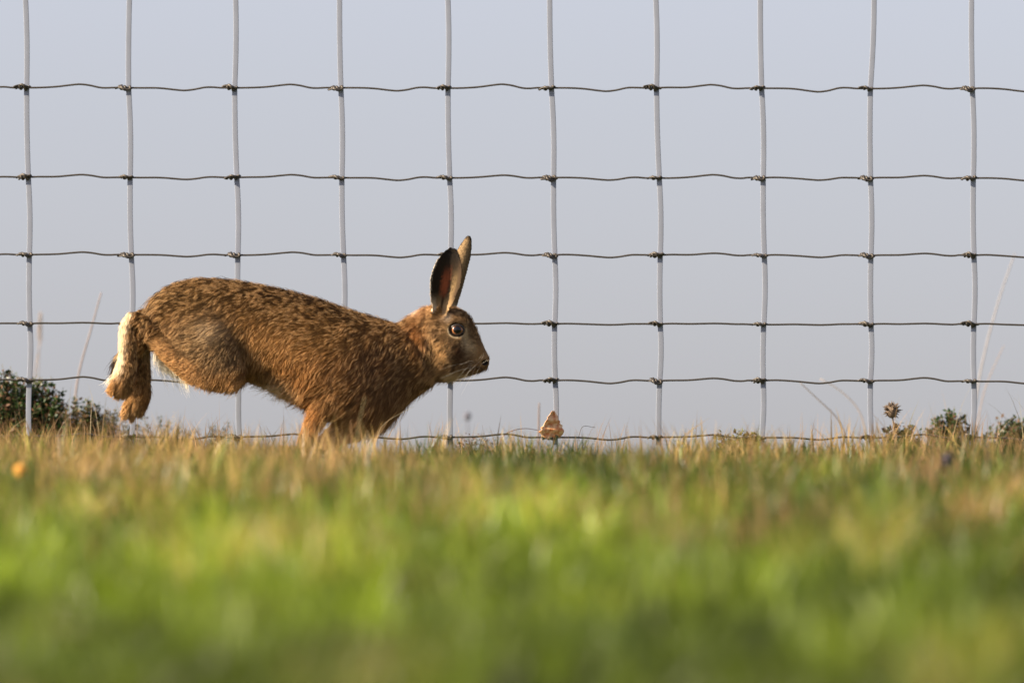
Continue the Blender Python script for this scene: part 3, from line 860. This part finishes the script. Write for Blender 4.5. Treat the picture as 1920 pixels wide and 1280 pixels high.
# whiskers
wp = []
for sd in (-1, 1):
    for k in range(12):
        a = np.array([893 + random.uniform(-7, 9), 683 + random.uniform(-6, 6), sd * 17.0])
        e = a + np.array([-random.uniform(20, 75), random.uniform(5, 55), sd * random.uniform(15, 45)])
        if k < 3: e = a + np.array([random.uniform(5, 25), -random.uniform(8, 30), sd * 30])
        mid = (a + e) / 2 + np.array([4, -5, sd * 6])
        wp.append(Q(resample(np.array([a, mid, e]), 6)))
wp = np.array(wp); nwp = len(wp)
curves_obj('whiskers', wp, np.full(nwp, .00009), .00003, np.tile([.5, .42, .32], (nwp, 1)), np.tile([.8, .74, .62], (nwp, 1)), fm, hare)

# eyes
em, et, eb = nmat('eye_amber')
tc = et.nodes.new('ShaderNodeTexCoord'); sp = et.nodes.new('ShaderNodeSeparateXYZ'); et.links.new(tc.outputs['Object'], sp.inputs[0])
vm = et.nodes.new('ShaderNodeVectorMath'); vm.operation = 'LENGTH'
cb = et.nodes.new('ShaderNodeCombineXYZ'); et.links.new(sp.outputs[0], cb.inputs[0]); et.links.new(sp.outputs[2], cb.inputs[2]); et.links.new(cb.outputs[0], vm.inputs[0])
er = et.nodes.new('ShaderNodeValToRGB'); er.color_ramp.interpolation = 'EASE'
dv = et.nodes.new('ShaderNodeMath'); dv.operation = 'MULTIPLY'; dv.inputs[1].default_value = 1 / (13.2 * S)
et.links.new(vm.outputs['Value'], dv.inputs[0]); et.links.new(dv.outputs[0], er.inputs[0])
el = er.color_ramp.elements; el[0].position = 0; el[0].color = (.003, .003, .004, 1); el[1].position = .50; el[1].color = (.004, .004, .005, 1)
for p_, c_ in ((.57, (.18, .07, .025, 1)), (.70, (.36, .15, .055, 1)), (.80, (.12, .05, .02, 1)), (.90, (.006, .004, .003, 1))):
    q = el.new(p_); q.color = c_
nz = et.nodes.new('ShaderNodeTexNoise'); nz.inputs['Scale'].default_value = 900
mm = et.nodes.new('ShaderNodeMix'); mm.data_type = 'RGBA'; mm.blend_type = 'MULTIPLY'; mm.inputs[0].default_value = .4
et.links.new(tc.outputs['Object'], nz.inputs['Vector']); et.links.new(er.outputs[0], mm.inputs[6]); et.links.new(nz.outputs['Color'], mm.inputs[7])
et.links.new(mm.outputs[2], eb.inputs['Base Color'])
eb.inputs['Roughness'].default_value = .08; eb.inputs['Coat Weight'].default_value = .35; eb.inputs['Specular IOR Level'].default_value = .3; eb.inputs['Coat Roughness'].default_value = .02
lid_m = simple_mat('eyelid', (.02, .014, .010), .4, 0, .2, 300)
hx = np.abs(hp[:, 0] - EYE[0]) < 16; hx &= np.abs(hp[:, 1] - EYE[1]) < 13
depth_n = np.percentile(-hp[hx & (hp[:, 2] < -15), 2], 60); 
for sd in (-1, 1):
    ctr_ = Q([(EYE[0] + .5, EYE[1], sd * (depth_n - 6.5))])[0]
    th_, ph_ = np.linspace(0, np.pi, 24), np.linspace(0, 2 * np.pi, 40, endpoint=False)
    R = 13.2 * S
    A, B = np.meshgrid(th_, ph_, indexing='ij')
    sv = np.stack([R * np.sin(A) * np.cos(B), sd * R * .92 * np.cos(A), R * .92 * np.sin(A) * np.sin(B)], -1).reshape(-1, 3)
    sf = [(i * 40 + j, i * 40 + (j + 1) % 40, (i + 1) * 40 + (j + 1) % 40, (i + 1) * 40 + j) for i in range(23) for j in range(40)]
    eo = mesh_obj('eye', sv + ctr_, sf, em, hare, origin=ctr_)
    # almond rim
    aa = np.linspace(0, 2 * np.pi, 48, endpoint=False)
    rx_, rz_ = 12.4 * S, 8.9 * S
    px_ = np.cos(aa) * rx_; pz_ = np.sin(aa) * rz_ * (1 - .15 * np.cos(aa) ** 2)
    rr = 1 - (px_ / R) ** 2 - (pz_ / (R * .92)) ** 2
    py_ = sd * (R * .92 * np.sqrt(np.maximum(rr, .02)))
    c = np.stack([px_, py_, pz_], 1); c = np.vstack([c, c[:2]])
    lv, lf = sweep(c, (1.5 + .9 * np.sin(np.r_[aa, aa[:2]])) * S, 2.2 * S, (0, 1, 0), 8, caps=False)
    lo_ = mesh_obj('eyelid', lv, lf, lid_m); lo_.parent = eo

# ------------------------------------------------------------------ weeds, stalks, leaf
def stalk(name, label, cat, pts, y, r, col, group=None, head=None, rough=.7):
    """pts in photo px along the stalk, bottom first"""
    c = np.array([P(a, b, y) for a, b in pts])
    base = c[0].copy()
    base[2] = float(gz(base[0], base[1])) - .01
    c = np.vstack([base, c[1:]]) if len(c) > 2 else np.vstack([base, c])
    c = resample(c, 26)
    tt = np.linspace(0, 1, 26)
    m = simple_mat(name + '_mat', tuple(q * .55 for q in col), rough, 0, .3, 80)
    root_ = empty(name, base); tag(root_, label, cat, group)
    v, f = sweep(c, r * (1 - .55 * tt), r * (1 - .55 * tt), (0, 1, 0), 8)
    mesh_obj('stem', v, f, m, root_)
    if head == 'seed':
        V, F = [], []
        tip = c[-1]; dr = c[-1] - c[-5]; dr /= np.linalg.norm(dr)
        parts_ = []
        for k in range(34):
            q = k / 34; a = k * 2.4
            o_ = np.array([math.cos(a), math.sin(a), 0]) * .0035 * (1 - q * .6)
            p0 = tip - dr * .045 * (1 - q)
            cc = np.array([p0, p0 + o_ + dr * .003, p0 + o_ * 1.3 + dr * .008])
            parts_.append(sweep(cc, [.0002, .0011, .0002], [.0002, .0011, .0002], (0, 1, 0), 5))
        v, f = join(parts_); mesh_obj('seed_head', v, f, m, root_)
    return root_
stalk('grass_stalk', 'tall pale dry stalk leaning right behind the fence at far left', 'stalk', [(135, 760), (150, 690), (170, 620), (190, 548)], 1.2, .0022, (.34, .27, .24), head=None)
stalk('grass_stalk', 'faint short dry stalk rising left of the leaning stalk', 'stalk', [(60, 780), (72, 680), (76, 590)], 2.2, .0016, (.42, .34, .28), head='seed')
stalk('grass_stalk', 'thin dry stalk beside the leftmost fence stay, below the fourth line wire', 'stalk', [(60, 800), (64, 700), (78, 632)], 1.9, .0018, (.4, .33, .30), head=None)
stalk('grass_stalk', 'tallest pale dry stalk leaning right at the right edge, behind the last stay', 'stalk', [(1808, 790), (1842, 680), (1880, 540), (1903, 475)], 1.6, .0020, (.46, .42, .40))
stalk('grass_stalk', 'shorter dry stalk leaning right with a seeded tip near the last stay', 'stalk', [(1822, 790), (1850, 720), (1882, 648)], 1.5, .0013, (.5, .38, .30), head=None)
stalk('grass_stalk', 'grey dry stalk leaning left between the last two of the middle stays', 'stalk', [(1600, 812), (1570, 785), (1530, 745), (1498, 715)], 1.0, .0017, (.30, .27, .25))
stalk('grass_stalk', 'tan dry stalk leaning left just above the grey leaning stalk', 'stalk', [(1625, 790), (1600, 755), (1565, 725), (1538, 710)], 1.3, .0014, (.5, .40, .32))
stalk('grass_stalk', 'short upright brown stalk left of the orange leaf on the bottom wire', 'stalk', [(1010, 840), (1010, 800), (1011, 755)], 1.1, .0024, (.26, .18, .14))
stalk('grass_stalk', 'thin red brown stem bending left of the orange leaf', 'stalk', [(930, 840), (950, 812), (985, 803), (1008, 806)], .30, .0009, (.30, .12, .07))
stalk('grass_stalk', 'thin dark stem arching right of the orange leaf above the bottom wire', 'stalk', [(1088, 840), (1086, 815), (1092, 800), (1116, 801)], .33, .0007, (.10, .08, .06))
# 
stalk('grass_stalk', 'fine straw stem leaning right under the hare throat', 'stalk', [(700, 850), (722, 793), (745, 778), (776, 762)], -.12, .0004, (.42, .36, .22))
stalk('grass_stalk', 'soft tan stalk crossing in front of the hare chest', 'stalk', [(668, 880), (672, 800), (684, 745)], -1.5, .0006, (.5, .42, .18))
# brown seed head on the right
def clump_head(name, label, cat, px, py, y, size, col, stem_to, n=60, spike=.012):
    c0 = P(px, py, y); b0 = P(px + stem_to, GPY, y); b0[2] = float(gz(b0[0], b0[1])) - .01
    root_ = empty(name, b0); tag(root_, label, cat)
    m = simple_mat(name + '_mat', col, .8, 0, .4, 200)
    v, f = sweep(resample(np.array([b0, (b0 + c0) / 2 + np.array([.004, 0, 0]), c0]), 14), .0012, .0012, (0, 1, 0), 8)
    mesh_obj('stem', v, f, m, root_)
    ps = []
    for k in range(n):
        d_ = rng.normal(size=3); d_ /= np.linalg.norm(d_); d_[2] = abs(d_[2]) if k % 3 else d_[2]
        a = c0 + d_ * size * .3 * np.array([.8, .8, 1.2]); b = c0 + d_ * (size * .6 + spike * rng.random() * .6)
        ps.append(sweep(np.array([a, (a + b) / 2, b]), [.0008, .0013, .0002], [.0008, .0013, .0002], (0, 1, .1), 5))
    th_ = limb([(0, 0, 0, 1, 1), (1, 0, 0, 1, 1)], 4)
    uv, ph = np.linspace(0, np.pi, 10), np.linspace(0, 2 * np.pi, 14, endpoint=False)
    A, B = np.meshgrid(uv, ph, indexing='ij')
    sv = (np.stack([np.sin(A) * np.cos(B), np.sin(A) * np.sin(B), 1.3 * np.cos(A)], -1) * size * .5).reshape(-1, 3) + c0
    sf = [(i * 14 + j, i * 14 + (j + 1) % 14, (i + 1) * 14 + (j + 1) % 14, (i + 1) * 14 + j) for i in range(9) for j in range(14)]
    ps.append((sv, sf))
    v, f = join(ps); mesh_obj('seed_head', v, f, m, root_)
clump_head('thistle', 'withered brown thistle head standing above the grass at right', 'thistle', 1672, 770, .45, .018, (.13, .09, .055), 4)
clump_head('knapweed', 'blurred dark round flower bud in the near grass at right', 'flower bud', 1778, 862, -2.2, .014, (.025, .018, .03), 0, 40, .004)
clump_head('hawkbit', 'blurred small orange flower in the near grass at far left', 'flower', 38, 884, -2.6, .015, (.75, .34, .06), 0, 60, .004)
clump_head('knapweed', 'faint dark bud on a stalk beyond the fence, right of the hare throat', 'flower bud', 876, 780, 2.6, .012, (.12, .12, .15), 0, 40, .003)

# leaf caught on the bottom wire
def autumn_leaf():
    nU, nV = 14, 12
    V = []
    for i in range(nU):
        t = i / (nU - 1)
        wdt = np.interp(t, [0, .15, .35, .6, .8, 1], [10, 23, 21, 13, 9, 2])
        for j in range(nV):
            u = -1 + 2 * j / (nV - 1)
            jag = 1 + .12 * math.sin(i * 2.7 + j)
            px = 1034 + u * wdt * jag + 4 * t
            py = 818 - 48 * t + 3 * abs(u) * (1 - t)
            V.append(P(px, py, FY - .012 + .007 * (abs(u) ** 1.5) * (-1 if j < nV / 2 else .6) + .003 * math.sin(i * 1.3)))
    F = [(i * nV + j, i * nV + j + 1, (i + 1) * nV + j + 1, (i + 1) * nV + j) for i in range(nU - 1) for j in range(nV - 1)]
    lm, lt, lb = nmat('autumn_leaf')
    tc = lt.nodes.new('ShaderNodeTexCoord'); n1 = lt.nodes.new('ShaderNodeTexNoise'); n1.inputs['Scale'].default_value = 140; n1.inputs['Detail'].default_value = 6
    cr = lt.nodes.new('ShaderNodeValToRGB'); e = cr.color_ramp.elements
    e[0].position = .38; e[0].color = (.55, .17, .04, 1); e[1].position = .62; e[1].color = (.85, .58, .30, 1)
    lt.links.new(tc.outputs['Object'], n1.inputs['Vector']); lt.links.new(n1.outputs['Fac'], cr.inputs[0]); lt.links.new(cr.outputs[0], lb.inputs['Base Color'])
    lb.inputs['Roughness'].default_value = .5
    o = mesh_obj('dead_leaf', V, F, lm, origin=P(1034, 818, FY - .012))
    s = o.modifiers.new('thick', 'SOLIDIFY'); s.thickness = .0006
    tag(o, 'curled orange autumn leaf caught on the bottom wire of the fence', 'leaf')
autumn_leaf()

# leafy weeds: many little leaves on branching stems
def weed(label, px, y, top, spread, n_st, cols, group=None, leaf=.008):
    n_st = int(n_st * 1.3)
    b0 = P(px, GPY, y); b0[2] = float(gz(b0[0], b0[1]))
    H = (P(px, top, y)[2] - b0[2]) * 1.08
    root_ = empty('leafy_weed', b0); tag(root_, label, 'weed', group)
    stems = []; LV = []; LC = []
    for s in range(n_st):
        a = rng.uniform(0, 2 * np.pi); rr = spread * math.sqrt(rng.random())
        hh_ = H * rng.uniform(.45, 1.0) * (1 - .3 * (rr / spread) ** 2)
        e = b0 + np.array([math.cos(a) * rr, math.sin(a) * rr * .6, hh_])
        m_ = b0 + np.array([math.cos(a) * rr * .35, math.sin(a) * rr * .2, hh_ * .5])
        c = resample(np.array([b0 + [0, 0, -.008], m_, e]), 12)
        stems.append(sweep(c, np.linspace(.0010, .0004, 12), np.linspace(.0010, .0004, 12), (0, 1, .1), 5))
        nl = int(40 + hh_ * 900)
        for k in range(nl):
            q = rng.uniform(.15, 1.0)
            p = c[min(11, int(q * 11))] + rng.normal(0, .003, 3)
            d_ = rng.normal(size=3); d_[2] = abs(d_[2]) * .7 + .1; d_ /= np.linalg.norm(d_)
            sd_ = np.cross(d_, rng.normal(size=3)); sd_ /= np.linalg.norm(sd_)
            l_ = leaf * rng.uniform(.5, 1.3)
            LV.append([p, p + d_ * l_ * .5 + sd_ * l_ * .26, p + d_ * l_, p + d_ * l_ * .5 - sd_ * l_ * .26])
            cc = np.array(cols[rng.integers(len(cols))]) * rng.uniform(.6, 1.4); LC.append(cc)
    v, f = join(stems)
    st = simple_mat('weed_stem', (.10, .09, .035), .7)
    mesh_obj('stems', v, f, st, root_)
    LV = np.array(LV).reshape(-1, 3); k = np.arange(len(LV) // 4) * 4
    o = mesh_obj('leaves', LV, np.stack([k, k + 1, k + 2, k + 3], 1), grass_m, root_, smooth=False)
    at = o.data.attributes.new('tint', 'FLOAT_COLOR', 'POINT')
    at.data.foreach_set('color', np.c_[np.repeat(np.array(LC), 4, 0), np.ones(len(LV))].ravel())
G1 = [(.035, .07, .02), (.05, .09, .025), (.02, .04, .012), (.16, .09, .05)]
G2 = [(.06, .075, .025), (.03, .05, .015), (.14, .085, .04), (.18, .12, .06)]
weed('dark bushy weed at the left edge, tallest of the weeds along the fence', 22, .8, 686, .07, 80, G1)
weed('dark dense weed just right of the tallest left weed', 78, .8, 706, .05, 60, G1)
weed('low reddish green weed between the dark left weeds and the hind feet', 140, .9, 738, .055, 46, G2)
weed('low leafy weed directly behind the hare hind toes', 205, .9, 758, .06, 44, G2, leaf=.005)
weed('small weed under the hare thigh with thin upright shoots', 300, 1.0, 778, .07, 40, G2, leaf=.0045)
weed('small tufted weed beneath the hare belly', 395, 1.0, 788, .07, 36, G2, leaf=.0045)
weed('dark round tuft of weed above the grass at the right', 1782, .8, 765, .042, 60, G1)
weed('low green weed at the right edge behind the last stay', 1895, .9, 780, .05, 34, G1)
weed('small brown green weed under the brown thistle head', 1690, .5, 790, .04, 26, G2)
weed('low reddish weed on the bottom wire just ahead of the hare chest', 890, .5, 805, .045, 26, [(.16, .07, .035), (.08, .09, .03)], leaf=.004)
weed('yellow green weed on the bottom wire left of the eighth stay', 1390, .4, 800, .05, 30, [(.14, .14, .03), (.2, .13, .05)])
